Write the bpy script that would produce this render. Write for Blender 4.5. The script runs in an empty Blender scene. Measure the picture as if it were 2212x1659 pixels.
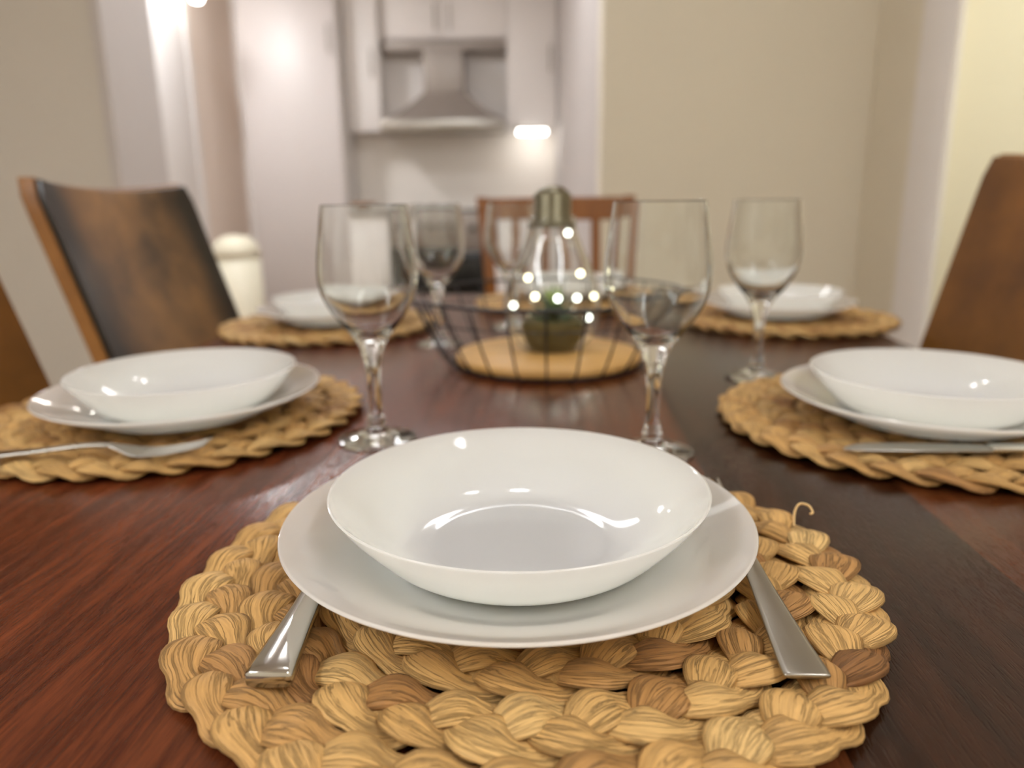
import bpy, bmesh, math, random
import numpy as np
from mathutils import Vector, Matrix, Euler
S = bpy.context.scene
COL = S.collection
PI = math.pi
T = 0.75                       # height of the table top above the floor
R = math.radians

# ------------------------------------------------------------------ helpers
def lin(c):
    return tuple(((v/255)/12.92 if v/255 <= .04045 else ((v/255+.055)/1.055)**2.4) for v in c) + (1.0,)

def tag(o, label=None, cat=None, group=None, kind=None):
    if label: o['label'] = label
    if cat: o['category'] = cat
    if group: o['group'] = group
    if kind: o['kind'] = kind
    return o

def empty(name, loc=(0, 0, 0), rz=0.0):
    o = bpy.data.objects.new(name, None); COL.objects.link(o)
    o.location = loc; o.rotation_euler = (0, 0, rz); o.empty_display_size = .05
    return o

def link(name, me, mat=None, parent=None, loc=None, rot=None, smooth=True):
    o = bpy.data.objects.new(name, me); COL.objects.link(o)
    if mat is not None and not me.materials: me.materials.append(mat)
    if smooth and len(me.polygons):
        me.polygons.foreach_set('use_smooth', [True]*len(me.polygons))
    if parent is not None: o.parent = parent
    if loc is not None: o.location = loc
    if rot is not None: o.rotation_euler = rot
    return o

def copy_tree(o, parent=None):
    c = o.copy(); COL.objects.link(c)
    if parent is not None: c.parent = parent
    for ch in list(o.children): copy_tree(ch, c)
    return c

class MB:
    """collects vertices, faces, uvs and a per-vertex tint for ONE mesh"""
    def __init__(s): s.v = []; s.f = []; s.uv = []; s.t = []
    def add(s, vs, fs, uvs=None, tint=None):
        b = len(s.v); s.v += [tuple(p) for p in vs]
        s.f += [tuple(i+b for i in f) for f in fs]
        s.uv += list(uvs) if uvs is not None else [(0, 0)]*len(vs)
        s.t += list(tint) if tint is not None else [.5]*len(vs)
    def box(s, lo, hi):
        x0, y0, z0 = lo; x1, y1, z1 = hi
        s.add([(x0,y0,z0),(x1,y0,z0),(x1,y1,z0),(x0,y1,z0),(x0,y0,z1),(x1,y0,z1),(x1,y1,z1),(x0,y1,z1)],
              [(0,3,2,1),(4,5,6,7),(0,1,5,4),(1,2,6,5),(2,3,7,6),(3,0,4,7)])
    def loft(s, rings, closed=False, caps=True, uvs=None, tint=None):
        n = len(rings[0]); m = len(rings); vs = [p for r in rings for p in r]; fs = []
        for i in range(m if closed else m-1):
            a = i*n; b = ((i+1) % m)*n
            for j in range(n):
                k = (j+1) % n
                fs.append((a+j, a+k, b+k, b+j))
        if caps and not closed:
            fs.append(tuple(range(n-1, -1, -1))); fs.append(tuple(range((m-1)*n, m*n)))
        s.add(vs, fs, uvs, tint)
    def tube(s, pts, rad, n=8, closed=False):
        pts = [Vector(p) for p in pts]; m = len(pts); rings = []
        up = Vector((0, 0, 1))
        for i, p in enumerate(pts):
            a = pts[(i-1) % m] if (closed or i > 0) else p
            b = pts[(i+1) % m] if (closed or i < m-1) else p
            t = (b-a).normalized()
            u = up if abs(t.dot(up)) < .95 else Vector((0, 1, 0))
            x = t.cross(u).normalized(); y = x.cross(t)
            r = rad[i] if hasattr(rad, '__len__') else rad
            rings.append([p + r*(math.cos(2*PI*j/n)*x + math.sin(2*PI*j/n)*y) for j in range(n)])
        s.loft(rings, closed)
    def lathe(s, prof, n=64, cx=0, cy=0, facets=None):
        """prof: list of (r, z); points with r=0 close the surface"""
        vs = []; idx = []
        for r, z in prof:
            if r <= 1e-7: idx.append([len(vs)]); vs.append((cx, cy, z))
            else:
                idx.append(list(range(len(vs), len(vs)+n)))
                vs += [(cx+r*math.cos(2*PI*j/n), cy+r*math.sin(2*PI*j/n), z) for j in range(n)]
        fs = []
        for a, b in zip(idx[:-1], idx[1:]):
            for j in range(n):
                k = (j+1) % n
                if len(a) == 1 and len(b) == 1: continue
                if len(a) == 1: fs.append((a[0], b[j], b[k]))
                elif len(b) == 1: fs.append((a[j], b[0], a[k]))
                else: fs.append((a[j], b[j], b[k], a[k]))
        s.add(vs, fs)
    def mesh(s, name, uv=False, tint=False):
        me = bpy.data.meshes.new(name); me.from_pydata(s.v, [], s.f)
        if uv:
            l = me.uv_layers.new(name='UVMap'); vi = np.zeros(len(me.loops), dtype=np.int32)
            me.loops.foreach_get('vertex_index', vi)
            l.data.foreach_set('uv', np.array(s.uv, dtype=np.float32)[vi].ravel())
        if tint:
            at = me.attributes.new('tint', 'FLOAT', 'POINT'); at.data.foreach_set('value', np.array(s.t, dtype=np.float32))
        bm = bmesh.new(); bm.from_mesh(me); bmesh.ops.recalc_face_normals(bm, faces=bm.faces); bm.to_mesh(me); bm.free()
        me.update(); return me

def bevel(o, w, seg=2):
    m = o.modifiers.new('bevel', 'BEVEL'); m.width = w; m.segments = seg; m.limit_method = 'ANGLE'; m.angle_limit = R(40)
    m.harden_normals = False
    return o

def boxobj(name, lo, hi, mat, parent=None, bw=0.0, smooth=False):
    mb = MB(); mb.box(lo, hi); o = link(name, mb.mesh(name), mat, parent, smooth=smooth or bw > 0)
    if bw: bevel(o, bw)
    return o

def cat_spline(pts, sub=8):
    P = [Vector(p) for p in pts]; out = []
    for i in range(len(P)-1):
        p0 = P[max(i-1, 0)]; p1 = P[i]; p2 = P[i+1]; p3 = P[min(i+2, len(P)-1)]
        for k in range(sub):
            t = k/sub
            out.append(.5*((2*p1)+(-p0+p2)*t+(2*p0-5*p1+4*p2-p3)*t*t+(-p0+3*p1-3*p2+p3)*t**3))
    out.append(P[-1]); return out

# ------------------------------------------------------------------ materials
def newmat(name):
    m = bpy.data.materials.new(name); m.use_nodes = True
    nt = m.node_tree; return m, nt, nt.nodes['Principled BSDF']

def N(nt, t, **kw):
    n = nt.nodes.new(t)
    for k, v in kw.items():
        if k in n.inputs: n.inputs[k].default_value = v
        else: setattr(n, k, v)
    return n

def plain(name, c, rough=.6, metal=0, noise=.04, scale=30, bump=0.0, **kw):
    """a colour with a faint procedural variation"""
    m, nt, b = newmat(name); L = nt.links.new
    tc = N(nt, 'ShaderNodeTexCoord'); nz = N(nt, 'ShaderNodeTexNoise', Scale=scale, Detail=4.0)
    L(tc.outputs['Object'], nz.inputs['Vector'])
    mr = N(nt, 'ShaderNodeMapRange'); mr.inputs['To Min'].default_value = 1-noise; mr.inputs['To Max'].default_value = 1+noise
    L(nz.outputs['Fac'], mr.inputs['Value'])
    mx = N(nt, 'ShaderNodeVectorMath', operation='SCALE'); mx.inputs[0].default_value = lin(c)[:3]
    L(mr.outputs['Result'], mx.inputs['Scale']); L(mx.outputs['Vector'], b.inputs['Base Color'])
    b.inputs['Roughness'].default_value = rough; b.inputs['Metallic'].default_value = metal
    if bump:
        bp = N(nt, 'ShaderNodeBump', Strength=bump, Distance=.002); L(nz.outputs['Fac'], bp.inputs['Height']); L(bp.outputs['Normal'], b.inputs['Normal'])
    for k, v in kw.items(): b.inputs[k.replace('_', ' ')].default_value = v
    return m

def emissive(name, c, strength):
    m, nt, b = newmat(name)
    b.inputs['Base Color'].default_value = (.9, .9, .9, 1)
    b.inputs['Emission Color'].default_value = c if len(c) == 4 else tuple(c)+(1,)
    b.inputs['Emission Strength'].default_value = strength
    return m

def glass(name, c=(1, 1, 1), ior=1.5, rough=0.0):
    m = bpy.data.materials.new(name); m.use_nodes = True; nt = m.node_tree
    nt.nodes.remove(nt.nodes['Principled BSDF'])
    g = N(nt, 'ShaderNodeBsdfGlass', IOR=ior, Roughness=rough); g.inputs['Color'].default_value = tuple(c)+(1,)
    nt.links.new(g.outputs[0], nt.nodes['Material Output'].inputs['Surface'])
    return m

M = {}
M['opal'] = plain('opal_glass', (240, 241, 235), .06, noise=.006, scale=8)
b = M['opal'].node_tree.nodes['Principled BSDF']
b.inputs['Subsurface Weight'].default_value = .85; b.inputs['Subsurface Radius'].default_value = (.03, .03, .028)
b.inputs['Subsurface Scale'].default_value = 1.0; b.inputs['IOR'].default_value = 1.5
M['steel'] = plain('polished_steel', (200, 198, 192), .12, 1, noise=.03)
M['satin'] = plain('satin_steel', (176, 172, 164), .3, 1, noise=.05)
M['glass'] = glass('clear_glass', (.985, .992, .988), 1.5)
M['wire'] = plain('black_wire', (28, 27, 30), .35, 0)
M['beige'] = plain('beige_paint', (231, 224, 207), .85, noise=.015, scale=3)
M['greige'] = plain('greige_paint', (216, 210, 200), .85, noise=.02, scale=3)
M['lilac'] = plain('pale_paint', (205, 199, 196), .8, noise=.015, scale=3)
M['taupe'] = plain('taupe_paint', (236, 222, 210), .85, noise=.02, scale=3)
M['white'] = plain('white_paint', (236, 232, 229), .5, noise=.01, scale=4)
M['gloss'] = plain('white_lacquer', (208, 201, 198), .4, noise=.01, scale=4)
M['tile'] = plain('splashback', (240, 234, 226), .3, noise=.02, scale=4)
M['cream'] = plain('cream_paint', (236, 231, 208), .5, noise=.02, scale=5)
M['blind'] = plain('cream_blind', (244, 239, 220), .9, noise=.02, scale=60)
def translucent(m, c, f):
    nt = m.node_tree; b = nt.nodes['Principled BSDF']; t = N(nt, 'ShaderNodeBsdfTranslucent'); t.inputs['Color'].default_value = lin(c); x = N(nt, 'ShaderNodeMixShader'); x.inputs[0].default_value = f
    nt.links.new(b.outputs[0], x.inputs[1]); nt.links.new(t.outputs[0], x.inputs[2]); nt.links.new(x.outputs[0], nt.nodes['Material Output'].inputs['Surface'])
translucent(M['blind'], (246, 241, 222), .5)
M['stone'] = plain('worktop_stone', (170, 165, 160), .3, noise=.06, scale=60)
M['black'] = plain('black_enamel', (16, 17, 17), .2, noise=.1)
M['stain'] = plain('hood_steel', (158, 150, 143), .45, .5, noise=.05)
M['moss'] = plain('moss', (78, 68, 26), .9, noise=.5, scale=160, bump=.8)
M['brasscap'] = plain('aged_cap', (132, 126, 106), .35, 1, noise=.15, scale=40)
M['led'] = emissive('fairy_light_glow', (1.0, .93, .62), 6.5)
M['led2'] = emissive('cool_fairy_light_glow', (.96, 1.0, .88), 11)

def wood(name, c1, c2, axis=1, scale=9.0, stretch=14, rough=.4, plank=None, bump=.15, spots=False):
    m, nt, b = newmat(name); L = nt.links.new
    tc = N(nt, 'ShaderNodeTexCoord'); mp = N(nt, 'ShaderNodeMapping')
    sc = [stretch]*3; sc[axis] = 1.0; mp.inputs['Scale'].default_value = sc
    L(tc.outputs['Object'], mp.inputs['Vector']); vec = mp.outputs['Vector']
    if plank:
        sx = N(nt, 'ShaderNodeSeparateXYZ'); L(tc.outputs['Object'], sx.inputs[0])
        dv = N(nt, 'ShaderNodeMath', operation='DIVIDE'); L(sx.outputs[0 if axis == 1 else 1], dv.inputs[0]); dv.inputs[1].default_value = plank
        fl = N(nt, 'ShaderNodeMath', operation='FLOOR'); L(dv.outputs[0], fl.inputs[0])
        wn = N(nt, 'ShaderNodeTexWhiteNoise', noise_dimensions='1D'); L(fl.outputs[0], wn.inputs['W'])
        ad = N(nt, 'ShaderNodeVectorMath', operation='MULTIPLY_ADD'); L(wn.outputs['Color'], ad.inputs[0]); ad.inputs[1].default_value = (9, 9, 9); L(vec, ad.inputs[2]); vec = ad.outputs[0]
    n1 = N(nt, 'ShaderNodeTexNoise', Scale=scale, Detail=8.0, Roughness=.62, Distortion=.4); L(vec, n1.inputs['Vector'])
    n2 = N(nt, 'ShaderNodeTexNoise', Scale=scale*7, Detail=5.0, Roughness=.7); L(vec, n2.inputs['Vector'])
    mx = N(nt, 'ShaderNodeMix', data_type='FLOAT'); mx.inputs['Factor'].default_value = .38
    L(n1.outputs['Fac'], mx.inputs['A']); L(n2.outputs['Fac'], mx.inputs['B'])
    val = mx.outputs['Result']
    if plank:
        m2 = N(nt, 'ShaderNodeMath', operation='MULTIPLY_ADD'); L(wn.outputs['Value'], m2.inputs[0]); m2.inputs[1].default_value = .22; m2.inputs[2].default_value = -.11
        a2 = N(nt, 'ShaderNodeMath', operation='ADD'); L(val, a2.inputs[0]); L(m2.outputs[0], a2.inputs[1]); val = a2.outputs[0]
    cr = N(nt, 'ShaderNodeValToRGB'); cr.color_ramp.elements[0].position = .32; cr.color_ramp.elements[1].position = .72
    cr.color_ramp.elements[0].color = lin(c1); cr.color_ramp.elements[1].color = lin(c2); L(val, cr.inputs['Fac'])
    L(cr.outputs['Color'], b.inputs['Base Color'])
    b.inputs['Roughness'].default_value = rough
    # open pores: short dark dashes along the grain
    mp2 = N(nt, 'ShaderNodeMapping'); s2 = [900.0]*3; s2[axis] = 90.0; mp2.inputs['Scale'].default_value = s2; L(tc.outputs['Object'], mp2.inputs['Vector'])
    n3 = N(nt, 'ShaderNodeTexNoise', Scale=1.0, Detail=2.0); L(mp2.outputs['Vector'], n3.inputs['Vector'])
    pr = N(nt, 'ShaderNodeMapRange'); pr.inputs['From Min'].default_value = .34; pr.inputs['From Max'].default_value = .5; L(n3.outputs['Fac'], pr.inputs['Value'])
    bp = N(nt, 'ShaderNodeBump', Strength=bump, Distance=.0006); L(pr.outputs['Result'], bp.inputs['Height']); L(bp.outputs['Normal'], b.inputs['Normal'])
    return m
M['table'] = wood('dark_walnut', (70, 29, 14), (142, 74, 41), 1, 6.0, 13, .21, plank=.135, bump=.2)
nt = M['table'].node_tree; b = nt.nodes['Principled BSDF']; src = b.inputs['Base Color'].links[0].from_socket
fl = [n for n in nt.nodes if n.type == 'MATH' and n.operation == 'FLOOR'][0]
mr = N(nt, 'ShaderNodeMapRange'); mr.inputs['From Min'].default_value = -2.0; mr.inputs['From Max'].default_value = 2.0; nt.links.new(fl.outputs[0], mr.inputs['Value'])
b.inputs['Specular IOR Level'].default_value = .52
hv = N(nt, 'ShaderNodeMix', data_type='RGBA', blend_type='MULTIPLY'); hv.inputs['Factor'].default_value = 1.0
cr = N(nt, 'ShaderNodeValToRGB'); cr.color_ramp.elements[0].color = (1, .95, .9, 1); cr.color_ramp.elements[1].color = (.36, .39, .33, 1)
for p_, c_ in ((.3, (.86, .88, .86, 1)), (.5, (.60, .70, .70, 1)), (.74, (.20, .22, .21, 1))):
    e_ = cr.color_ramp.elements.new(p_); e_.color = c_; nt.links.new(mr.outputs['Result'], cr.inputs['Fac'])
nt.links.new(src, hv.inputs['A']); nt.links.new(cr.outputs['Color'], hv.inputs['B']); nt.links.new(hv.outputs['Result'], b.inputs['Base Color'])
M['board'] = wood('pale_bamboo', (196, 150, 84), (226, 186, 122), 0, 8.0, 10, .45, plank=.03, bump=.05)
M['oak'] = wood('orange_oak', (112, 62, 18), (156, 98, 38), 2, 8.0, 9, .4)
M['oakbowl'] = wood('oak_bowl', (124, 82, 46), (170, 128, 86), 0, 20.0, 5, .5)
M['leg'] = wood('chair_leg', (34, 20, 12), (60, 36, 22), 2, 8.0, 9, .4)
M['floor'] = wood('floor_boards', (120, 96, 72), (168, 138, 106), 1, 4.0, 10, .4, plank=.18)

def fibre_mat():
    """dried water-hyacinth: long creases along every strand, each lobe its own straw shade"""
    m, nt, b = newmat('water_hyacinth'); L = nt.links.new
    uv = N(nt, 'ShaderNodeUVMap'); at = N(nt, 'ShaderNodeAttribute', attribute_name='tint')
    mp = N(nt, 'ShaderNodeMapping'); mp.inputs['Scale'].default_value = (6.0, 22.0, 1.0); L(uv.outputs['UV'], mp.inputs['Vector'])
    cb = N(nt, 'ShaderNodeCombineXYZ'); L(at.outputs['Fac'], cb.inputs['Z'])
    ad = N(nt, 'ShaderNodeVectorMath', operation='MULTIPLY_ADD'); L(cb.outputs[0], ad.inputs[0]); ad.inputs[1].default_value = (0, 0, 23); L(mp.outputs['Vector'], ad.inputs[2])
    n1 = N(nt, 'ShaderNodeTexNoise', Scale=1.0, Detail=5.0, Roughness=.6, Distortion=.6); L(ad.outputs[0], n1.inputs['Vector'])
    mpb = N(nt, 'ShaderNodeMapping'); mpb.inputs['Scale'].default_value = (16.0, 40.0, 1.0); L(uv.outputs['UV'], mpb.inputs['Vector'])
    n2 = N(nt, 'ShaderNodeTexNoise', Scale=1.0, Detail=3.0, Roughness=.6, Distortion=.3); L(mpb.outputs['Vector'], n2.inputs['Vector'])
    # thin dark creases where the stretched noise crosses its middle
    cr = N(nt, 'ShaderNodeMath', operation='SUBTRACT'); L(n1.outputs['Fac'], cr.inputs[0]); cr.inputs[1].default_value = .5
    ab = N(nt, 'ShaderNodeMath', operation='ABSOLUTE'); L(cr.outputs[0], ab.inputs[0])
    mr = N(nt, 'ShaderNodeMapRange'); mr.inputs['From Min'].default_value = .0; mr.inputs['From Max'].default_value = .045; L(ab.outputs[0], mr.inputs['Value'])
    col = N(nt, 'ShaderNodeValToRGB'); e = col.color_ramp.elements
    e[0].position = 0.0; e[0].color = lin((124, 82, 46)); e[1].position = 1.0; e[1].color = lin((226, 190, 128))
    for p, c in ((.12, (166, 120, 70)), (.4, (204, 160, 98)), (.75, (214, 173, 110))):
        x = e.new(p); x.color = lin(c)
    L(at.outputs['Fac'], col.inputs['Fac'])
    v2 = N(nt, 'ShaderNodeMapRange'); v2.inputs['From Min'].default_value = .3; v2.inputs['From Max'].default_value = .7; v2.inputs['To Min'].default_value = .80; v2.inputs['To Max'].default_value = 1.12; L(n2.outputs['Fac'], v2.inputs['Value'])
    v1 = N(nt, 'ShaderNodeMapRange'); v1.inputs['To Min'].default_value = .2; L(mr.outputs['Result'], v1.inputs['Value'])
    # creases come and go
    n4 = N(nt, 'ShaderNodeTexNoise', Scale=5.0, Detail=2.0); L(uv.outputs['UV'], n4.inputs['Vector'])
    mm = N(nt, 'ShaderNodeMix', data_type='FLOAT'); L(n4.outputs['Fac'], mm.inputs['Factor']); mm.inputs['A'].default_value = 1.0; L(v1.outputs['Result'], mm.inputs['B'])
    k = N(nt, 'ShaderNodeMath', operation='MULTIPLY'); L(mm.outputs['Result'], k.inputs[0]); L(v2.outputs['Result'], k.inputs[1])
    sc = N(nt, 'ShaderNodeVectorMath', operation='SCALE'); L(col.outputs['Color'], sc.inputs[0]); L(k.outputs[0], sc.inputs['Scale'])
    L(sc.outputs['Vector'], b.inputs['Base Color'])
    hs = N(nt, 'ShaderNodeMath', operation='MULTIPLY_ADD'); L(n2.outputs['Fac'], hs.inputs[0]); hs.inputs[1].default_value = .8; L(mr.outputs['Result'], hs.inputs[2])
    bp = N(nt, 'ShaderNodeBump', Strength=.7, Distance=.0007); L(hs.outputs[0], bp.inputs['Height']); L(bp.outputs['Normal'], b.inputs['Normal'])
    b.inputs['Roughness'].default_value = .55; b.inputs['Specular IOR Level'].default_value = .35
    return m
M['straw'] = fibre_mat()

def leather(name, dark, mid, rough):
    m, nt, b = newmat(name); L = nt.links.new
    tc = N(nt, 'ShaderNodeTexCoord'); n1 = N(nt, 'ShaderNodeTexNoise', Scale=5.0, Detail=5.0, Roughness=.6); L(tc.outputs['Object'], n1.inputs['Vector'])
    cr = N(nt, 'ShaderNodeValToRGB'); cr.color_ramp.elements[0].position = .35; cr.color_ramp.elements[1].position = .68
    cr.color_ramp.elements[0].color = lin(dark); cr.color_ramp.elements[1].color = lin(mid); L(n1.outputs['Fac'], cr.inputs['Fac']); L(cr.outputs['Color'], b.inputs['Base Color'])
    n2 = N(nt, 'ShaderNodeTexNoise', Scale=260.0, Detail=2.0); L(tc.outputs['Object'], n2.inputs['Vector'])
    bp = N(nt, 'ShaderNodeBump', Strength=.15, Distance=.001); L(n2.outputs['Fac'], bp.inputs['Height']); L(bp.outputs['Normal'], b.inputs['Normal'])
    b.inputs['Roughness'].default_value = rough
    return m
M['leather'] = leather('brown_leather', (88, 54, 14), (130, 84, 28), .6); M['leather'].node_tree.nodes['Principled BSDF'].inputs['Specular IOR Level'].default_value = .25
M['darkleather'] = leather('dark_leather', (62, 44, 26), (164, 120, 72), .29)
# gleam painted in: colour darkened towards both side edges, lighter band left between
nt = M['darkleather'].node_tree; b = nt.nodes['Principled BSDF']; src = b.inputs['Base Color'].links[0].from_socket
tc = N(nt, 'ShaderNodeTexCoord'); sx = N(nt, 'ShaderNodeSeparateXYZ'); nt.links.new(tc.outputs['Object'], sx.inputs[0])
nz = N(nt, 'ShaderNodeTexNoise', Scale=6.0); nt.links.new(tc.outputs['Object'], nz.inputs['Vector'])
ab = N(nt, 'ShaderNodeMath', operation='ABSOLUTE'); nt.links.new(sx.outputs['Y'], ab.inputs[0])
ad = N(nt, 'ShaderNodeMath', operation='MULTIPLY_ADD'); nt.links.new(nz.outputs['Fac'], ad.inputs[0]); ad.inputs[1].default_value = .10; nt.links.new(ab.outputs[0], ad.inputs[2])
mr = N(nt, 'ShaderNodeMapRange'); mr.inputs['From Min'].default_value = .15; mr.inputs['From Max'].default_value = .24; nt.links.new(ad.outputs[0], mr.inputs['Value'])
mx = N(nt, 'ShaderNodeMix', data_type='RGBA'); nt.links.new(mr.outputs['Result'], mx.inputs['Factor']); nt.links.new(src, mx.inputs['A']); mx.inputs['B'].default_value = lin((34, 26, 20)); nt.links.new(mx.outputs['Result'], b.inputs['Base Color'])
M['cognac'] = leather('cognac_edge', (120, 76, 26), (160, 108, 46), .5)

# ------------------------------------------------------------------ camera
CAMH = T + .2005
cd = bpy.data.cameras.new('camera'); cam = bpy.data.objects.new('camera', cd); COL.objects.link(cam)
cd.sensor_width = 36; cd.lens = 36*1600/2212
P, RO = R(13.7), .013
fwd = Vector((0, math.cos(P), -math.sin(P))); up0 = Vector((0, math.sin(P), math.cos(P))); rt0 = Vector((1, 0, 0))
rt = math.cos(RO)*rt0 - math.sin(RO)*up0; up = math.cos(RO)*up0 + math.sin(RO)*rt0
mw = Matrix((rt, up, -fwd)).transposed().to_4x4(); mw.translation = Vector((0, 0, CAMH)); cam.matrix_world = mw
cd.clip_start = .02
cd.dof.use_dof = True; cd.dof.focus_distance = .338; cd.dof.aperture_fstop = 4.8
S.camera = cam
S.view_settings.view_transform = 'Standard'; S.view_settings.look = 'None'; S.view_settings.exposure = 0.1; S.view_settings.gamma = 1.0
S.cycles.use_denoising = True
S.cycles.max_bounces = 14; S.cycles.transmission_bounces = 14; S.cycles.glossy_bounces = 6; S.cycles.diffuse_bounces = 7
S.cycles.sample_clamp_indirect = 6.0; S.cycles.blur_glossy = .6

# ------------------------------------------------------------------ room shell
def struct(name, lo, hi, mat, label=None):
    o = boxobj(name, lo, hi, mat); o['kind'] = 'structure'
    if label: o['label'] = label
    return o
H = 2.6
struct('floor', (-3.0, -2.6, -.1), (3.0, 6.0, 0), M['floor'], 'wood floor running through the dining room and kitchen')
struct('ceiling', (-3.0, -2.6, H), (3.0, 6.0, H+.1), M['white'], 'white ceiling over the dining room and kitchen')
struct('wall_back', (.347, 2.9, 0), (1.45, 3.05, H), M['beige'], 'plain beige wall behind the far right place setting')
struct('wall_left', (-2.7, -2.6, 0), (-2.55, 3.28, H), M['greige'], 'greige dining room wall at the left')
struct('wall_partition', (-2.55, 2.9, 0), (-1.49, 3.28, H), M['greige'], 'greige wall left of the kitchen opening')
tr = struct('trim_1', (-1.49, 2.885, 0), (-1.455, 3.29, H), M['lilac'], 'pale casing of the kitchen opening')
struct('wall_front', (-2.7, -2.6, 0), (1.45, -2.45, H), M['beige'], 'wall behind the viewer')
wr = MB()
wr.box((1.345, -2.6, 0), (1.45, 1.45, H)); wr.box((1.345, 2.32, 0), (1.45, 2.9, H)); wr.box((1.345, 1.45, 0), (1.45, 2.32, .35)); wr.box((1.345, 1.45, 1.64), (1.45, 2.32, H))
o = link('wall_right', wr.mesh('wall_right'), M['beige'], smooth=False); o['kind'] = 'structure'; o['label'] = 'beige wall with the cream blind at the right'
struct('wall_kitchen_right', (.347, 3.05, 0), (.45, 5.95, H), M['lilac'], 'pale side wall of the kitchen')
struct('wall_kitchen_back', (-2.1, 5.72, 0), (.347, 5.85, H), M['white'], 'white wall behind the range hood')
struct('wall_kitchen_left', (-2.1, 3.28, 0), (-1.96, 5.72, H), M['taupe'], 'taupe hallway wall seen through the opening')
# white door in the hallway wall
dr = boxobj('door_1', (-1.965, 3.95, 0.01), (-1.93, 4.80, 2.3), M['white'], bw=.004); dr['kind'] = 'structure'; dr['label'] = 'white door in the taupe hallway wall'
mb = MB(); mb.tube([(-1.93, 4.03, 1.02), (-1.885, 4.03, 1.02), (-1.88, 4.05, 1.02), (-1.88, 4.15, 1.02)], .009, 8)
link('door_handle', mb.mesh('door_handle'), M['satin'], dr)
struct('trim_2', (-1.97, 4.80, 0), (-1.925, 4.86, 2.36), M['white'], 'white casing beside the hallway door')
# right-hand window with its frame and roller blind
wf = MB()
wf.box((1.300, 2.32, 0.35), (1.345, 2.52, 1.74)); wf.box((1.300, 1.45, 1.64), (1.345, 2.32, 1.74)); wf.box((1.300, 1.35, .35), (1.345, 1.45, 1.74)); wf.box((1.28, 1.35, .30), (1.345, 2.52, .35))
w1 = link('window_1', wf.mesh('window_1'), M['white'], smooth=False); w1['kind'] = 'structure'; w1['label'] = 'white window frame in the right wall'
bevel(w1, .005)
bl = MB()
bl.box((1.318, 1.455, .36), (1.324, 2.315, 1.635)); bl.tube([(1.321, 1.455, .37), (1.321, 2.315, .37)], .012, 10)
o = link('roller_blind', bl.mesh('roller_blind'), M['blind'], smooth=False); tag(o, 'cream roller blind covering the window behind the right chair', 'blind')

# ------------------------------------------------------------------ kitchen
KY = 5.72
def cabinet(name, x0, x1, z0, z1, y0, ndoor, label, group=None, mat='white', hz=None):
    r = empty(name, ((x0+x1)/2, KY, z0)); tag(r, label, 'cabinet', group)
    cx = (x0+x1)/2
    boxobj('body', (x0-cx, y0+.022-KY, 0), (x1-cx, -.002, z1-z0), M['white'], r)
    w = (x1-x0)/ndoor
    for i in range(ndoor):
        d = boxobj('door', (x0-cx+i*w+.002, y0-KY, .004), (x0-cx+(i+1)*w-.002, y0+.02-KY, z1-z0-.004), M[mat], r, bw=.003)
        hx = x0-cx+i*w+(w-.05 if i % 2 == 0 else .05); h = MB()
        hc = (hz-z0) if hz else (z1-z0)*.5
        yh = y0-KY
        h.tube([(hx, yh+.002, hc-.08), (hx, yh-.03, hc-.08), (hx, yh-.03, hc+.08), (hx, yh+.002, hc+.08)], .006, 6)
        link('handle', h.mesh('handle'), M['satin'], d)
    return r
cabinet('tall_cabinet', -1.78, -1.13, 0.0, 2.35, 5.28, 1, 'tall white kitchen cabinet left of the range hood', mat='gloss', hz=2.02)
cabinet('wall_cabinet', -1.12, -.885, 1.45, 2.35, 5.46, 1, 'narrow white wall cabinet between tall cabinet and range hood', 'kitchen wall cabinets')
cabinet('wall_cabinet', -.005, .34, 1.47, 2.35, 5.46, 1, 'white wall cabinet right of the range hood above the lit strip', 'kitchen wall cabinets')
cabinet('bridge_cabinet', -.88, -.01, 2.06, 2.35, 5.54, 2, 'low white cabinet above the range hood', 'kitchen wall cabinets')
cabinet('base_cabinet', -1.12, -.77, 0.0, .87, 5.12, 1, 'white base cabinet left of the black cooker', 'kitchen base cabinets')
cabinet('base_cabinet', -.13, .34, 0.0, .87, 5.12, 1, 'white base cabinet right of the black cooker', 'kitchen base cabinets')
o = boxobj('worktop', (-1.12, 5.09, .872), (-.765, 5.715, .905), M['stone'], bw=.003); tag(o, 'grey worktop with a wooden bowl on it, left of cooker', 'worktop')
o = boxobj('worktop', (-.135, 5.09, .872), (.34, 5.715, .905), M['stone'], bw=.003); tag(o, 'grey worktop right of the cooker under the lit strip', 'worktop')
o = boxobj('splashback', (-1.12, 5.70, .91), (.34, 5.716, 1.44), M['tile']); tag(o, 'grey beige splashback between hood and cooker', 'splashback')
# shelf strip over the chimney
o = boxobj('shelf', (-.875, 5.53, 1.99), (-.012, 5.71, 2.05), M['stain'], bw=.004); tag(o, 'grey metal shelf strip above the hood chimney', 'shelf')
# range hood
hd = empty('range_hood', (-.44, 5.71, 1.44)); tag(hd, 'grey steel range hood with narrow chimney and flared canopy', 'range hood')
boxobj('chimney', (-.135, -.28, .22), (.135, 0, .54), M['stain'], hd, bw=.003)
mb = MB()
def rect(x, y0, z): return [(-x, y0, z), (x, y0, z), (x, 0, z), (-x, 0, z)]
mb.loft([rect(.14, -.285, .26), rect(.20, -.33, .20), rect(.30, -.40, .12), rect(.41, -.47, .062)])
link('canopy', mb.mesh('canopy'), M['stain'], hd, smooth=False)
boxobj('rim', (-.42, -.48, 0.0), (.42, 0, .06), M['satin'], hd, bw=.003)
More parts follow.
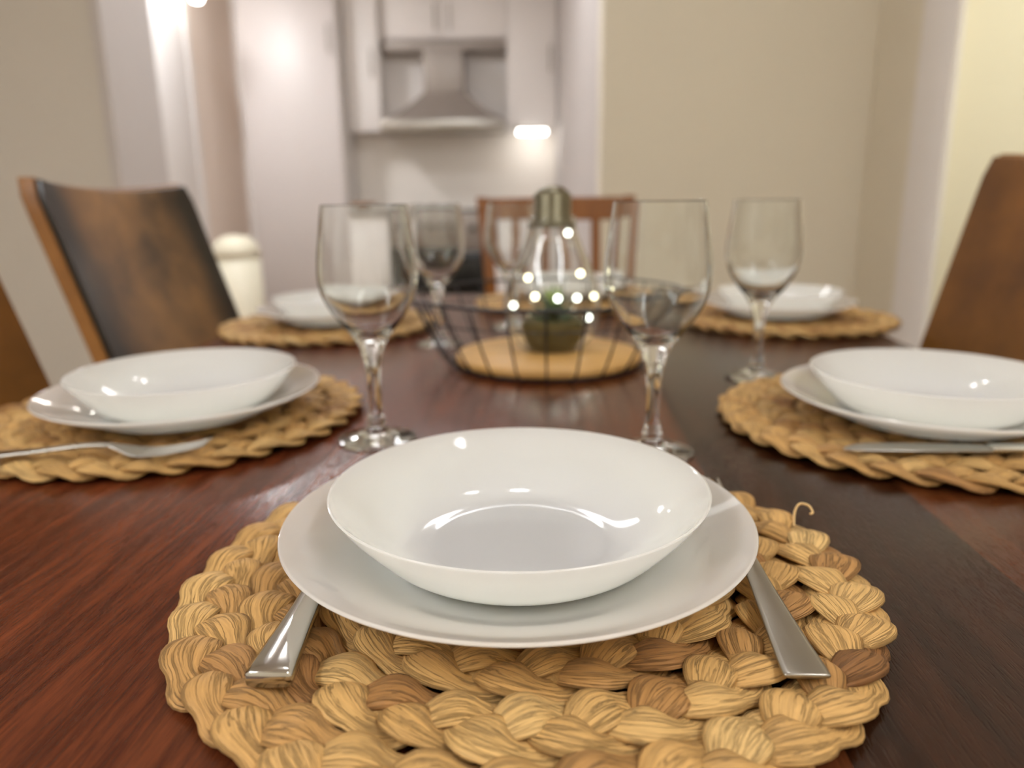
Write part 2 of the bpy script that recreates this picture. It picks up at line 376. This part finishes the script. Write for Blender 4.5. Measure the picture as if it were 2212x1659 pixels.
# cooker
ck = empty('cooker', (-.45, 5.71, 0)); tag(ck, 'freestanding cooker with grey control panel and black glass door', 'cooker')
boxobj('body', (-.30, -.58, .03), (.30, 0, .90), M['stain'], ck, bw=.003)
boxobj('hob', (-.30, -.60, .90), (.30, 0, .915), M['black'], ck, bw=.003)
boxobj('control_panel', (-.30, -.605, .66), (.30, -.58, .898), M['stain'], ck, bw=.003)
for i in range(5):
    mb = MB(); mb.tube([(-.2+i*.1, -.606, .79), (-.2+i*.1, -.635, .79)], .02, 14); link('knob', mb.mesh('knob'), M['black'], ck)
boxobj('oven_door', (-.295, -.61, .09), (.295, -.58, .64), M['black'], ck, bw=.004)
mb = MB(); mb.tube([(-.24, -.61, .60), (-.24, -.645, .60), (.24, -.645, .60), (.24, -.61, .60)], .009, 8); link('handle', mb.mesh('handle'), M['black'], ck)
# under-cabinet light strip, fixed to the underside of the right wall cabinet
us = empty('under_cabinet_light', (.165, 5.50, 1.452)); tag(us, 'small bright light strip under the right wall cabinet', 'light')
boxobj('housing', (-.12, -.035, -.002), (.12, .035, .018), M['satin'], us)
boxobj('diffuser', (-.10, -.045, -.026), (.10, .03, -.002), emissive('strip_glow', (1, .97, .92), 15), us, bw=.01)
# wooden bowl on worktop
mb = MB(); mb.lathe([(0, 0), (.045, 0), (.075, .03), (.085, .062), (.08, .062), (.07, .032), (.04, .008), (0, .008)], 32)
o = link('wooden_bowl', mb.mesh('wooden_bowl'), M['oakbowl'], loc=(-1.01, 5.26, .905)); tag(o, 'small brown wooden bowl on the kitchen worktop', 'bowl')
# cream bin by the doorway
bn = empty('pedal_bin', (-1.64, 4.50, 0)); tag(bn, 'cream rounded container standing at the kitchen doorway', 'container')
mb = MB(); mb.lathe([(0, 0), (.13, 0), (.135, .02), (.135, .66), (0, .66)], 40); link('body', mb.mesh('body'), M['cream'], bn)
mb = MB(); mb.lathe([(0, .66), (.138, .66), (.138, .69), (.12, .745), (.07, .78), (0, .79)], 40); link('lid', mb.mesh('lid'), M['cream'], bn)
# wall lamp in hallway
wl = empty('wall_lamp', (-1.955, 4.72, 2.1)); tag(wl, 'bright wall lamp high on the hallway wall', 'lamp')
mb = MB(); mb.tube([(0, 0, .05), (.10, 0, .05), (.135, 0, .08)], .012, 8); mb.box((-.004, -.05, 0), (.012, .05, .12)); link('bracket', mb.mesh('bracket'), M['satin'], wl)
mb = MB(); mb.lathe([(0, .01), (.025, .015), (.036, .04), (.036, .09), (.025, .13), (0, .13)], 24, .15, 0)
link('lamp_shade', mb.mesh('lamp_shade'), emissive('wall_lamp_glow', (1, .95, .88), 22), wl)

DIN, FILL, KIT, WIN = 74, 29, 16, 15
# ------------------------------------------------------------------ ceiling lights
def ceiling_light(x, y, w, l, c, s, label):
    r = empty('ceiling_light', (x, y, H)); tag(r, label, 'ceiling light')
    boxobj('frame', (-w/2-.02, -l/2-.02, -.05), (w/2+.02, l/2+.02, -.001), M['white'], r)
    boxobj('diffuser', (-w/2, -l/2, -.062), (w/2, l/2, -.052), emissive('panel_glow', c, s), r)
    return r
def spot_bar(x, y, c, st, label):
    r = empty('ceiling_light', (x, y, H)); tag(r, label, 'ceiling light')
    boxobj('rail', (-.25, -.03, -.035), (.25, .03, -.001), M['white'], r, bw=.004)
    for sx in (-.13, .13):
        mb = MB(); mb.tube([(sx, 0, -.035), (sx, 0, -.07)], .012, 10); link('stem', mb.mesh('stem'), M['satin'], r)
        mb = MB(); mb.lathe([(0, -.147)] + [(.04*math.cos(t), -.107+.04*math.sin(t)) for t in np.linspace(-1.4, 1.4, 15)] + [(0, -.067)], 32, sx, 0)
        link('globe', mb.mesh('globe'), emissive('globe_glow', c, st), r)
    return r
spot_bar(.14, 1.5, (.965, .985, 1), DIN, 'ceiling light bar with two glowing globes above the far table end')
ceiling_light(-1.75, -.8, .26, 1.7, (.965, .985, 1), FILL, 'added long narrow fill light panel, unseen, over the left side of the room')  # unseen panel added as fill from behind the viewer
ceiling_light(1.0, -.9, .22, 1.5, (.965, .985, 1), FILL*.8, 'added long narrow fill light panel, unseen, over the right side of the room')  # second added fill panel, out of view on the right
ceiling_light(-1.80, 4.1, .24, .30, (.97, .98, 1), 105, 'small bright ceiling light panel in the kitchen, towards the hallway')
ceiling_light(-.35, 3.25, .9, .3, (.97, .98, 1), KIT, 'added oblong light panel, unseen, in front of range hood')  # added to light the hood wall and splashback from the front
# added light outside the window, brightens the blind from behind
al = bpy.data.lights.new('blind_backlight', 'AREA'); al.shape = 'RECTANGLE'; al.size = 1.2; al.size_y = 1.0; al.energy = WIN; al.color = (.98, 1, .98)
ao = bpy.data.objects.new('blind_backlight', al); COL.objects.link(ao); ao.location = (1.95, 1.9, 1.6); ao.rotation_euler = (0, R(75), 0)
w = bpy.data.worlds.new('world'); S.world = w; w.use_nodes = True
w.node_tree.nodes['Background'].inputs['Color'].default_value = (1, .95, .88, 1); w.node_tree.nodes['Background'].inputs['Strength'].default_value = .05

# ------------------------------------------------------------------ table
TA = R(4.1)                     # the table stands turned a little to the right
TC = Vector((.036, .915))
HW, HL = .518, .775
tb = empty('dining_table', (TC.x, TC.y, 0), -TA); tag(tb, 'dark brown wooden dining table laid with six place settings', 'table')
top = boxobj('tabletop', (-HW, -HL, T-.035), (HW, HL, T), M['table'], tb, bw=.006)
boxobj('apron', (-HW+.06, -HL+.06, T-.12), (HW-.06, HL-.06, T-.036), M['leg'], tb, bw=.004)
for sx in (-1, 1):
    for sy in (-1, 1):
        boxobj('leg', (sx*(HW-.09)-.04, sy*(HL-.09)-.04, 0), (sx*(HW-.09)+.04, sy*(HL-.09)+.04, T-.121), M['leg'], tb, bw=.004)

# ------------------------------------------------------------------ woven placemats
def braid_ring(mb, rc, rng, a=.0094, w0=.0112, h0=.0030, bz=.0036, zc=.0074, seg=13, per=22):
    circ = 2*PI*rc; npd = max(3, round(circ/.090)); steps = npd*per
    jit = [rng.uniform(-.0012, .0012) for _ in range(9)]
    # the three strands follow one another: one closed chain when npd is not a multiple of three, else three loops
    for k in range(3):
        nl = npd*2
        wv = [rng.uniform(.84, 1.16) for _ in range(nl+1)]; tv = [min(1, max(0, rng.betavariate(2.6, 2.1))) for _ in range(nl+1)]
        for q in range(nl+1):
            if rng.random() < .10: tv[q] *= .35
        zv = [rng.uniform(-.0006, .0006) for _ in range(nl+1)]; av = [rng.uniform(.88, 1.14) for _ in range(nl+1)]
        wv[nl] = wv[0]; tv[nl] = tv[0]; zv[nl] = zv[0]; av[nl] = av[0]
        pts = []; par = []
        for i in range(steps):
            ph = 2*PI*i/per + 2*PI*k/3
            th = 2*PI*i/steps
            u = (ph % (2*PI*npd))/PI               # lobe counter, new lobe each time the strand crosses the centre
            li = int(u) % nl; 
            wob = sum(jit[m]*math.sin((m+1)*th+m) for m in range(5))*.35
            x = a*av[li]*math.sin(ph); z = zc + bz*math.sin(2*ph) + zv[li]*abs(math.sin(ph))
            r = rc + x + wob
            pts.append(Vector((r*math.cos(th), r*math.sin(th), z))); par.append((ph, li, i/per))
        rings = []; uvs = []; tint = []
        for i in range(steps):
            p = pts[i]; t = (pts[(i+1) % steps]-pts[i-1]).normalized()
            zz = Vector((0, 0, 1)); n = (zz-zz.dot(t)*t).normalized(); bb = t.cross(n)
            ph, li, v = par[i]; s = abs(math.sin(ph))
            w = w0*wv[li]*(.60+.44*abs(math.sin(2*ph))**.9)
            h = h0*(.80+.35*abs(math.sin(2*ph)))
            # the top of a lobe leans down towards the rim it turns over
            ring = []
            for j in range(seg):
                q = 2*PI*j/seg
                cx = math.copysign(abs(math.cos(q))**.95, math.cos(q)); sx = math.copysign(abs(math.sin(q))**1.25, math.sin(q))
                ridge = 1+.06*math.sin(5*q+li*2.1)
                ring.append(p + bb*(w*cx*ridge) + n*(h*sx*ridge))
                uvs.append((q/(2*PI)*1.0 if j <= seg/2 else (1-q/(2*PI)), v*.5+li*.37+k*3.1+rc*11)); tint.append(tv[li])
            rings.append(ring)
        mb.loft(rings, closed=True, uvs=[(b_*0+u_[1]*1.0, u_[0]) for b_, u_ in zip(range(len(uvs)), uvs)], tint=tint)

def mat_mesh(seed, radii=(.1600, .1258, .0916, .0574, .0240), per=22, seg=13, rs=1.0):
    rng = random.Random(seed); mb = MB()
    for rc in radii: braid_ring(mb, rc*rs, rng, per=per, seg=seg)
    # the knot that closes the middle
    mb.lathe([(0, .002), (.010, .003), (.013, .007), (.010, .0115), (0, .0135)], 16)
    lo = min(v[2] for v in mb.v); hi = max(v[2] for v in mb.v); mb.v = [(x, y, (z-lo)/(hi-lo)*.0138+.0003) for x, y, z in mb.v]
    return mb.mesh('placemat', uv=True, tint=True)
MATG = 'round woven placemats'
fine = mat_mesh(3, per=30, seg=16)
mid = mat_mesh(8, per=22, seg=12); low = mat_mesh(15, per=16, seg=8)
MATS = [('front', (.006, .366), fine, .3, 'round braided straw placemat nearest the viewer, under the sharp front plate'),
        ('LL', (-.329, .697), mid, 1.1, 'round braided straw placemat under the front left plates, with a fork on it'),
        ('RR', (.372, .645), mid, 2.3, 'round braided straw placemat under the front right plates, with a knife on it'),
        ('BL', (-.305, 1.238), low, .7, 'blurred straw placemat at the back left in front of the dark chair'),
        ('BR', (.462, 1.243), low, 1.9, 'blurred straw placemat at the back right by the beige wall'),
        ('FAR', (.108, 1.50), low, 2.9, 'straw placemat at the far head of the table behind the glass bulb')]
MZ = max(v.co.z for me in (fine, mid, low) for v in me.vertices)+.0002
for k, (x, y), me, rz, lab in MATS:
    o = link('placemat', me, M['straw'], loc=(x, y, T), rot=(0, 0, rz)); tag(o, lab, 'placemat', MATG)
# a loose fibre sticks out of the front mat on its right side
cu = MB(); cu.tube(cat_spline([(.1640, .0500, .0080), (.1660, .0555, .0145), (.1700, .0590, .0185), (.1750, .0575, .0180), (.1760, .0530, .0155), (.1740, .0520, .0150)], 6), .0007, 6)
fo = bpy.data.objects['placemat']
link('loose_fibre', cu.mesh('loose_fibre'), plain('loose_straw', (226, 190, 132), .6), fo, rot=(0, 0, -.3))

# ------------------------------------------------------------------ plates and bowls
def prof_spline(pts, sub=6):
    return [(max(p.x, 0), p.y) for p in cat_spline([(r, z, 0) for r, z in pts], sub)]
PLB = [(0, .0035), (.035, .0035), (.062, .0036), (.076, .0052), (.092, .0108), (.108, .0160), (.1205, .0211), (.1241, .0226), (.1250, .0223), (.1247, .0212), (.1200, .0186), (.106, .0130), (.090, .0072), (.078, .0022), (.072, .0), (.066, .0004), (.060, .0012), (.03, .0012), (0, .0012)]
mb = MB(); mb.lathe([(0 if r < .001 else r, z) for r, z in prof_spline([(r*.988, z*1.10) for r, z in PLB], 5)], 160); plate_me = mb.mesh('dinner_plate')
BWB = [(0, .0042), (.025, .0042), (.044, .0042), (.0500, .0048), (.058, .0062), (.069, .0104), (.080, .0182), (.089, .0276), (.0964, .0370), (.0988, .0398), (.0997, .0397), (.0995, .0384), (.0930, .0286), (.0845, .0182), (.0760, .0090), (.0680, .0034), (.061, .0006), (.056, .0), (.050, .0008), (.02, .0012), (0, .0012)]
mb = MB(); mb.lathe([(0 if r < .001 else r, z) for r, z in prof_spline([(r, z*.925) for r, z in BWB], 5)], 160); bowl_me = mb.mesh('soup_bowl')
PL = {'front': ((.002, .3712), (.003, .3732)), 'LL': ((-.307, .673), (-.305, .675)), 'RR': ((.365, .625), (.366, .627)),
      'BL': ((-.295, 1.232), (-.295, 1.232)), 'BR': ((.447, 1.240), (.449, 1.240)), 'FAR': ((.112, 1.50), (.112, 1.50))}
PLL = {'front': 'white dinner plate in sharp focus on the nearest placemat', 'LL': 'white dinner plate on the front left placemat beside the fork',
       'RR': 'white dinner plate on the front right placemat behind the knife', 'BL': 'blurred white dinner plate on the back left placemat',
       'BR': 'blurred white dinner plate on the back right placemat', 'FAR': 'white dinner plate at the far head of the table behind the glass bulb'}
for k, (p, q) in PL.items():
    o = link('dinner_plate', plate_me, M['opal'], loc=(p[0], p[1], T+MZ)); tag(o, PLL[k], 'plate', 'white dinner plates')
for k, (p, q) in PL.items():
    o = link('soup_bowl', bowl_me, M['opal'], loc=(q[0], q[1], T+MZ+.0041))
    tag(o, PLL[k].replace('white dinner plate', 'white soup bowl').replace('placemat', 'plate') if k not in ('LL', 'RR') else
        {'LL': 'white soup bowl on the front left dinner plate', 'RR': 'white soup bowl with a lamp glint on the front right dinner plate'}[k], 'bowl', 'white soup bowls')

# ------------------------------------------------------------------ wine glasses
GO = prof_spline([(.0335, .0006), (.0340, .0016), (.0325, .0026), (.0220, .0048), (.0120, .0085), (.0078, .0135), (.0082, .0175), (.0068, .0215), (.0056, .030), (.0055, .045), (.0062, .060), (.0078, .072), (.0110, .083), (.0165, .0935), (.0245, .1035), (.0330, .1155), (.0392, .1290), (.0415, .1430), (.0406, .1600), (.0380, .1800), (.0354, .1995), (.0352, .2005)], 4)
GI = prof_spline([(.0343, .2005), (.0345, .1995), (.0370, .1800), (.0395, .1600), (.0403, .1430), (.0380, .1295), (.0318, .1170), (.0235, .1060), (.0150, .0985), (.0070, .0950), (0, .0940)], 4)
mb = MB(); mb.lathe([(0, .0010), (.02, .0006)] + GO + [(.0347, .2009)] + GI, 72)
glass_me = mb.mesh('wine_glass')
def wine_glass(x, y, rz, label):
    o = link('wine_glass', glass_me, M['glass'], loc=(x, y, T), rot=(0, 0, rz)); tag(o, label, 'wine glass', 'stemmed wine glasses')
    return o
wine_glass(-.119, .622, 0, 'empty wine glass left of the front plate beside the front left placemat')
wine_glass(.114, .578, 1, 'nearest empty wine glass, right behind the front plate')
wine_glass(.284, .840, 2, 'empty wine glass beside the front right placemat, before the beige wall')
wine_glass(-.106, 1.077, 3, 'blurred wine glass beside the left rim of the wire basket')
wine_glass(.000, 1.225, 4, 'blurred wine glass in front of the wooden slat chair, left of glass bulb')

# ------------------------------------------------------------------ cutlery
def blade_loft(st):
    """stations: (s, half width, half thickness, z, skew) along +Y"""
    rings = []
    for s, w, t, z, k in st:
        ring = []
        for j in range(12):
            q = 2*PI*j/12
            cx = math.copysign(abs(math.cos(q))**.45, math.cos(q)); sx = math.copysign(abs(math.sin(q))**.6, math.sin(q))
            ring.append((k + w*cx, s, z + t*sx))
        rings.append(ring)
    return rings
def smooth_st(st, sub=5):
    A = cat_spline([(s, w, t) for s, w, t, z, k in st], sub); B = cat_spline([(z, k, 0) for s, w, t, z, k in st], sub)
    return [(a.x, max(a.y, .0003), max(a.z, .0002), b.x, b.y) for a, b in zip(A, B)]
def fork(loc, rz, label, mat):
    r = empty('fork', loc, rz); tag(r, label, 'fork', 'steel forks')
    mb = MB(); mb.loft(blade_loft(smooth_st([(0, .0088, .0011, .002, 0), (.004, .0095, .0013, .0021, 0), (.03, .0078, .0013, .003, 0), (.07, .0052, .0014, .0058, 0), (.105, .0034, .0016, .0088, 0), (.125, .0034, .0017, .0085, 0)])))
    link('handle', mb.mesh('handle'), mat, r)
    mb = MB(); mb.loft(blade_loft(smooth_st([(.1245, .0034, .0016, .0086, 0), (.133, .0065, .0012, .0062, 0), (.142, .0105, .0010, .0036, 0), (.152, .0122, .0009, .0022, 0)])))
    for i in range(4):
        x = (i-1.5)*.0064
        mb.loft(blade_loft(smooth_st([(.150, .0023, .0009, .0022, x), (.165, .0019, .0009, .0028, x*.99), (.185, .0015, .0008, .0056, x*.95), (.200, .0008, .0006, .0092, x*.93)], 4)))
    link('head', mb.mesh('head'), mat, r)
    return r
def knife(loc, rz, label, mat):
    r = empty('table_knife', loc, rz); tag(r, label, 'knife', 'steel table knives')
    mb = MB(); mb.loft(blade_loft(smooth_st([(0, .0092, .0032, .0036, 0), (.003, .0098, .0040, .0042, 0), (.02, .0086, .0038, .0042, 0), (.05, .0066, .0034, .0040, 0), (.085, .0052, .0030, .0038, 0), (.100, .0056, .0028, .0037, 0)])))
    link('handle', mb.mesh('handle'), M['steel'], r)
    mb = MB(); mb.loft(blade_loft(smooth_st([(.0995, .0050, .0018, .0036, 0), (.104, .0072, .0011, .0036, 0), (.125, .0088, .0009, .0034, .001), (.165, .0096, .0008, .0032, .0015), (.190, .0085, .0007, .0031, .001), (.203, .0050, .0006, .0030, -.002), (.208, .0010, .0005, .0030, -.0045)])))
    link('blade', mb.mesh('blade'), mat, r)
    return r
CZ = T+MZ-.0006
knife((-.0985, .2585, CZ), -R(.5), 'polished steel knife, its thick handle showing left of the front plate', M['steel'])
fork((.1165, .2590, CZ), -R(2.6), 'satin steel fork, its flat handle showing right of the front plate', M['satin'])
fork((-.437, .541, CZ), -R(87.0), 'steel fork lying across the front left placemat', M['satin'])
knife((.458, .520, CZ), R(85.5), 'steel table knife lying across the front right placemat', M['satin'])

# ------------------------------------------------------------------ wire basket with its board and what stands on it
BX, BY = .047, .936
bk = empty('wire_basket', (BX, BY, T)); tag(bk, 'round black wire basket in the middle of the table', 'basket')
mb = MB(); nv = 25; r0, r1, hb = .123, .172, .088
for i in range(nv):
    an = 2*PI*(i+.5)/nv
    pts = [((r0-.10)*math.cos(an), (r0-.10)*math.sin(an), .0028), (r0*math.cos(an), r0*math.sin(an), .0028)] + \
          [((r0+(r1-r0)*t**.75)*math.cos(an), (r0+(r1-r0)*t**.75)*math.sin(an), .0028+hb*t) for t in (.06, .2, .4, .6, .8, 1.0)]
    mb.tube(pts, .0013, 6)
for t in (.03, .72):
    rr = r0+(r1-r0)*t**.75; mb.tube([(rr*math.cos(2*PI*j/64), rr*math.sin(2*PI*j/64), .0028+hb*t) for j in range(64)], .0009, 6, True)
link('wire_cage', mb.mesh('wire_cage'), M['wire'], bk)
mb = MB(); mb.tube([(r1*math.cos(2*PI*j/72), r1*math.sin(2*PI*j/72), .0028+hb) for j in range(72)], .0019, 8, True)
link('rim', mb.mesh('rim'), M['wire'], bk)
mb = MB(); mb.lathe([(0, .0045), (.114, .0045), (.1175, .0065), (.1175, .0135), (.115, .0155), (0, .0155)], 80)
o = link('serving_board', mb.mesh('serving_board'), M['board'], loc=(BX, BY, T)); tag(o, 'round pale wooden board lying in the wire basket', 'board')
BZ = T+.0157
# glass bulb with screw cap and a string of fairy lights
LX, LY = .053, .952
bb_ = empty('bulb_lamp', (LX, LY, BZ)); tag(bb_, 'large glass light bulb ornament with screw cap and fairy lights', 'lamp')
BO = prof_spline([(.034, .0004), (.040, .002), (.052, .016), (.060, .036), (.0625, .056), (.059, .080), (.050, .106), (.040, .128), (.0325, .146), (.0300, .160), (.0295, .168)], 5)
BI = [(r-.0016, z+.0006) for r, z in reversed(BO)]
mb = MB(); mb.lathe([(0, .0004)] + BO + [(BO[-1][0]-.0008, BO[-1][1]+.0008)] + BI + [(0, .0016)], 64)
link('bulb', mb.mesh('bulb'), M['glass'], bb_)
cap = [(0, .205), (.012, .205), (.018, .200)]
for i in range(5):
    z = .196-i*.007; cap += [(.0225, z), (.0245, z-.0035), (.0225, z-.007)]
cap += [(.0292, .160), (.0302, .156), (.0286, .155)]
mb = MB(); mb.lathe(cap + [(0, .156)], 40); link('screw_cap', mb.mesh('screw_cap'), M['brasscap'], bb_)
def unproj(px, py, yplane):
    d = (px-1106)/1600*rt - (py-829.5)/1600*up + fwd
    return Vector((0, 0, CAMH)) + d*(yplane/d.y)
leds = [(1109, 660, .952, 0), (1156, 641, .930, 1), (1205, 645, .918, 0), (1246, 644, .930, 0), (1271, 686, .946, 0), (1254, 591, .950, 1), (1227, 503, .950, 0), (1284, 640, .958, 1), (1186, 700, 1.0, 1), (1140, 600, .985, 1)]
wp = []
for i, (px, py, yy, w_) in enumerate(leds):
    p = unproj(px, py, yy); loc = p - Vector((LX, LY, BZ))
    rr = math.hypot(loc.x, loc.y); rm = np.interp(loc.z, [z for r, z in BO], [r for r, z in BO])-.006
    if rr > rm: loc.x *= rm/rr; loc.y *= rm/rr
    wp.append(loc.copy())
    mb = MB(); mb.lathe([(0, -.0042)] + [(.0042*math.cos(t), .0042*math.sin(t)) for t in (-1, -.5, 0, .5, 1)] + [(0, .0042)], 12)
    link('fairy_light', mb.mesh('fairy_light'), M['led'] if w_ else M['led2'], bb_, loc=loc)
mb = MB(); mb.tube(cat_spline(wp + [Vector((0, 0, .14)), Vector((0, 0, .158))], 6), .0004, 5); link('light_wire', mb.mesh('light_wire'), M['brasscap'], bb_)
# succulent in its moss pot inside the bulb
sp = empty('potted_succulent', (LX+.001, LY-.004, BZ+.0024)); tag(sp, 'small green succulent in an olive moss pot inside the glass bulb', 'plant')
mb = MB(); mb.lathe([(0, 0), (.030, 0), (.036, .008), (.0405, .024), (.041, .032), (.036, .036), (0, .039)], 40)
pot = link('moss_pot', mb.mesh('moss_pot'), M['moss'], sp)
dm = pot.modifiers.new('lumps', 'DISPLACE'); tx = bpy.data.textures.new('lumps', 'CLOUDS'); tx.noise_scale = .012; dm.texture = tx; dm.strength = .005; dm.mid_level = .6
M['leaf'] = plain('succulent_leaf', (40, 74, 24), .45, noise=.35, scale=70)
M['leaftip'] = plain('succulent_leaf_pale', (122, 150, 44), .45, noise=.2, scale=70)
rng = random.Random(5)
def leaf(mb, base, an, tilt, ln, wd):
    d = Vector((math.cos(an)*math.cos(tilt), math.sin(an)*math.cos(tilt), math.sin(tilt))); sd = Vector((-math.sin(an), math.cos(an), 0)); n = d.cross(sd)
    rings = []
    for i in range(8):
        t = i/7; w_ = wd*math.sin(PI*(.12+.86*t))**.8*(1-.25*t); p = base + d*ln*t + Vector((0, 0, ln*.12*t*t))
        rings.append([p + sd*w_*math.cos(2*PI*j/8) + n*w_*.38*math.sin(2*PI*j/8) for j in range(8)])
    mb.loft(rings)
mb = MB()
for lay, (n, tilt, ln) in enumerate(((9, .15, .030), (8, .5, .030), (7, .85, .030))):
    for i in range(n): leaf(mb, Vector((0, 0, .034+.004*lay)), 2*PI*(i+.4*lay)/n+rng.uniform(-.1, .1), tilt, ln*rng.uniform(.9, 1.1), .0062)
link('leaves', mb.mesh('leaves'), M['leaf'], sp)
mb = MB()
for i in range(5): leaf(mb, Vector((.002*math.cos(i*1.26), .002*math.sin(i*1.26), .046)), i*1.26+.3, 1.22, .032*rng.uniform(.85, 1.1), .0045)
link('centre_shoot', mb.mesh('centre_shoot'), M['leaftip'], sp)

# ------------------------------------------------------------------ leather chairs
def leather_chair(loc, rz, label, lmat, slope=.303, hgt=.555):
    """local: seat front to +X, backrest at the origin's left; z = 0 at the floor"""
    r = empty('leather_chair', loc, rz); tag(r, label, 'chair', 'brown leather dining chairs')
    W = .226; TH = .020
    nu, nv_ = 25, 22
    def pos(u, v, off):
        z = .44 + v*hgt - .012*(1-u*u)*v
        bend = .030*(1-u*u)*(.25+.75*v)                 # concave towards the sitter
        x = -slope*(z-.75) - bend - off
        wv = W*(1-.02*v)
        # rounded top corners
        edge = 1.0
        zz = z
        if v > .93: edge = 1-.06*((v-.93)/.07)**2*.9
        return Vector((x, wv*u*edge, zz))
    front = MB(); vs = []; uu = [math.sin(PI/2*(-1+2*i/(nu-1))) for i in range(nu)]
    for j in range(nv_):
        for i in range(nu): vs.append(pos(uu[i]*.985, j/(nv_-1)*.99+.005, 0))
    m_ = len(vs)
    for j in range(nv_):
        for i in range(nu): vs.append(pos(uu[i]*.985, j/(nv_-1)*.99+.005, TH*.5))
    def shell(vs, m_):
        fs = []
        for j in range(nv_-1):
            for i in range(nu-1):
                a = j*nu+i; fs.append((a, a+1, a+nu+1, a+nu)); fs.append((m_+a, m_+a+nu, m_+a+nu+1, m_+a+1))
        for j in range(nv_-1):
            for i in (0, nu-1):
                a = j*nu+i; fs.append((a, a+nu, m_+a+nu, m_+a))
        for i in range(nu-1):
            for j in (0, nv_-1):
                a = j*nu+i; fs.append((a, a+1, m_+a+1, m_+a))
        return fs
    mb = MB(); mb.add(vs, shell(vs, m_)); o = link('backrest', mb.mesh('backrest'), lmat, r); bevel(o, .006, 3)
    vs = [pos(uu[i], j/(nv_-1), TH*.52) for j in range(nv_) for i in range(nu)] + [pos(uu[i], j/(nv_-1), TH*1.7) for j in range(nv_) for i in range(nu)]
    mb = MB(); mb.add(vs, shell(vs, m_)); o = link('back_shell', mb.mesh('back_shell'), M['cognac'], r); bevel(o, .006, 3)
    mb = MB()
    mb.box((.085, -.225, .43), (.50, .225, .485)); o = link('seat', mb.mesh('seat'), lmat, r); bevel(o, .022, 4)
    mb = MB(); mb.box((.10, -.20, .395), (.48, .20, .428)); o = link('seat_frame', mb.mesh('seat_frame'), M['leg'], r)
    for sx, sy in ((.12, -.17), (.12, .17), (.44, -.17), (.44, .17)):
        mb = MB(); mb.loft([[(sx+a*h+(sx-.28)*k, sy+b_*h+sy*.15*k, z) for a, b_ in ((-1, -1), (1, -1), (1, 1), (-1, 1))] for h, k, z in ((.012, .35, 0), (.020, 0, .394))])
        o = link('leg', mb.mesh('leg'), M['leg'], r, smooth=False)
    return r
leather_chair((-.566, 1.275, 0), R(-3.2), 'dark brown leather chair at the back left with a tan gleam painted into its colour', M['darkleather'])
leather_chair((-.580, .672, 0), R(-2.0), 'brown leather chair at the left picture edge, mostly out of frame', M['leather'])
leather_chair((.640, .925, 0), R(180-2), 'brown leather chair on the right side of the table', M['leather'], .235, .572)

# ------------------------------------------------------------------ wooden slat chair at the far end
wc = empty('slat_chair', (.125, 1.98, 0), R(2.0)); tag(wc, 'orange brown wooden chair with slatted back at the far table end', 'chair')
for sx in (-1, 1):
    mb = MB(); mb.loft([[(sx*(x)+a*.016, .02+y+b_*.012, z) for a, b_ in ((-1, -1), (1, -1), (1, 1), (-1, 1))] for x, y, z in ((.165, .06, 0), (.165, 0, .45), (.178, .0, .75), (.196, .03, .968))])
    o = link('back_post', mb.mesh('back_post'), M['oak'], wc, smooth=False); bevel(o, .004)
mb = MB(); mb.loft([[(-.18, y-.010, z0), (.18, y-.010, z0), (.18, y+.010, z0), (-.18, y+.010, z0)] for y, z0 in ((.040, .905), (.046, .965))])
o = link('top_rail', mb.mesh('top_rail'), M['oak'], wc, smooth=False); bevel(o, .004)
boxobj('lower_rail', (-.17, .012, .54), (.17, .032, .58), M['oak'], wc, bw=.003)
for i in range(4):
    x = -.105+i*.07
    mb = MB(); mb.loft([[(x-.012, y-.006, z), (x+.012, y-.006, z), (x+.012, y+.006, z), (x-.012, y+.006, z)] for y, z in ((.022, .579), (.022, .75), (.040, .906))])
    link('slat', mb.mesh('slat'), M['oak'], wc, smooth=False)
mb = MB(); mb.box((-.20, -.40, .43), (.20, .0, .465)); o = link('seat', mb.mesh('seat'), M['oak'], wc); bevel(o, .008, 3)
for sx in (-1, 1): boxobj('leg', (sx*.165-.017, -.375, 0), (sx*.165+.017, -.34, .43), M['oak'], wc, bw=.003)
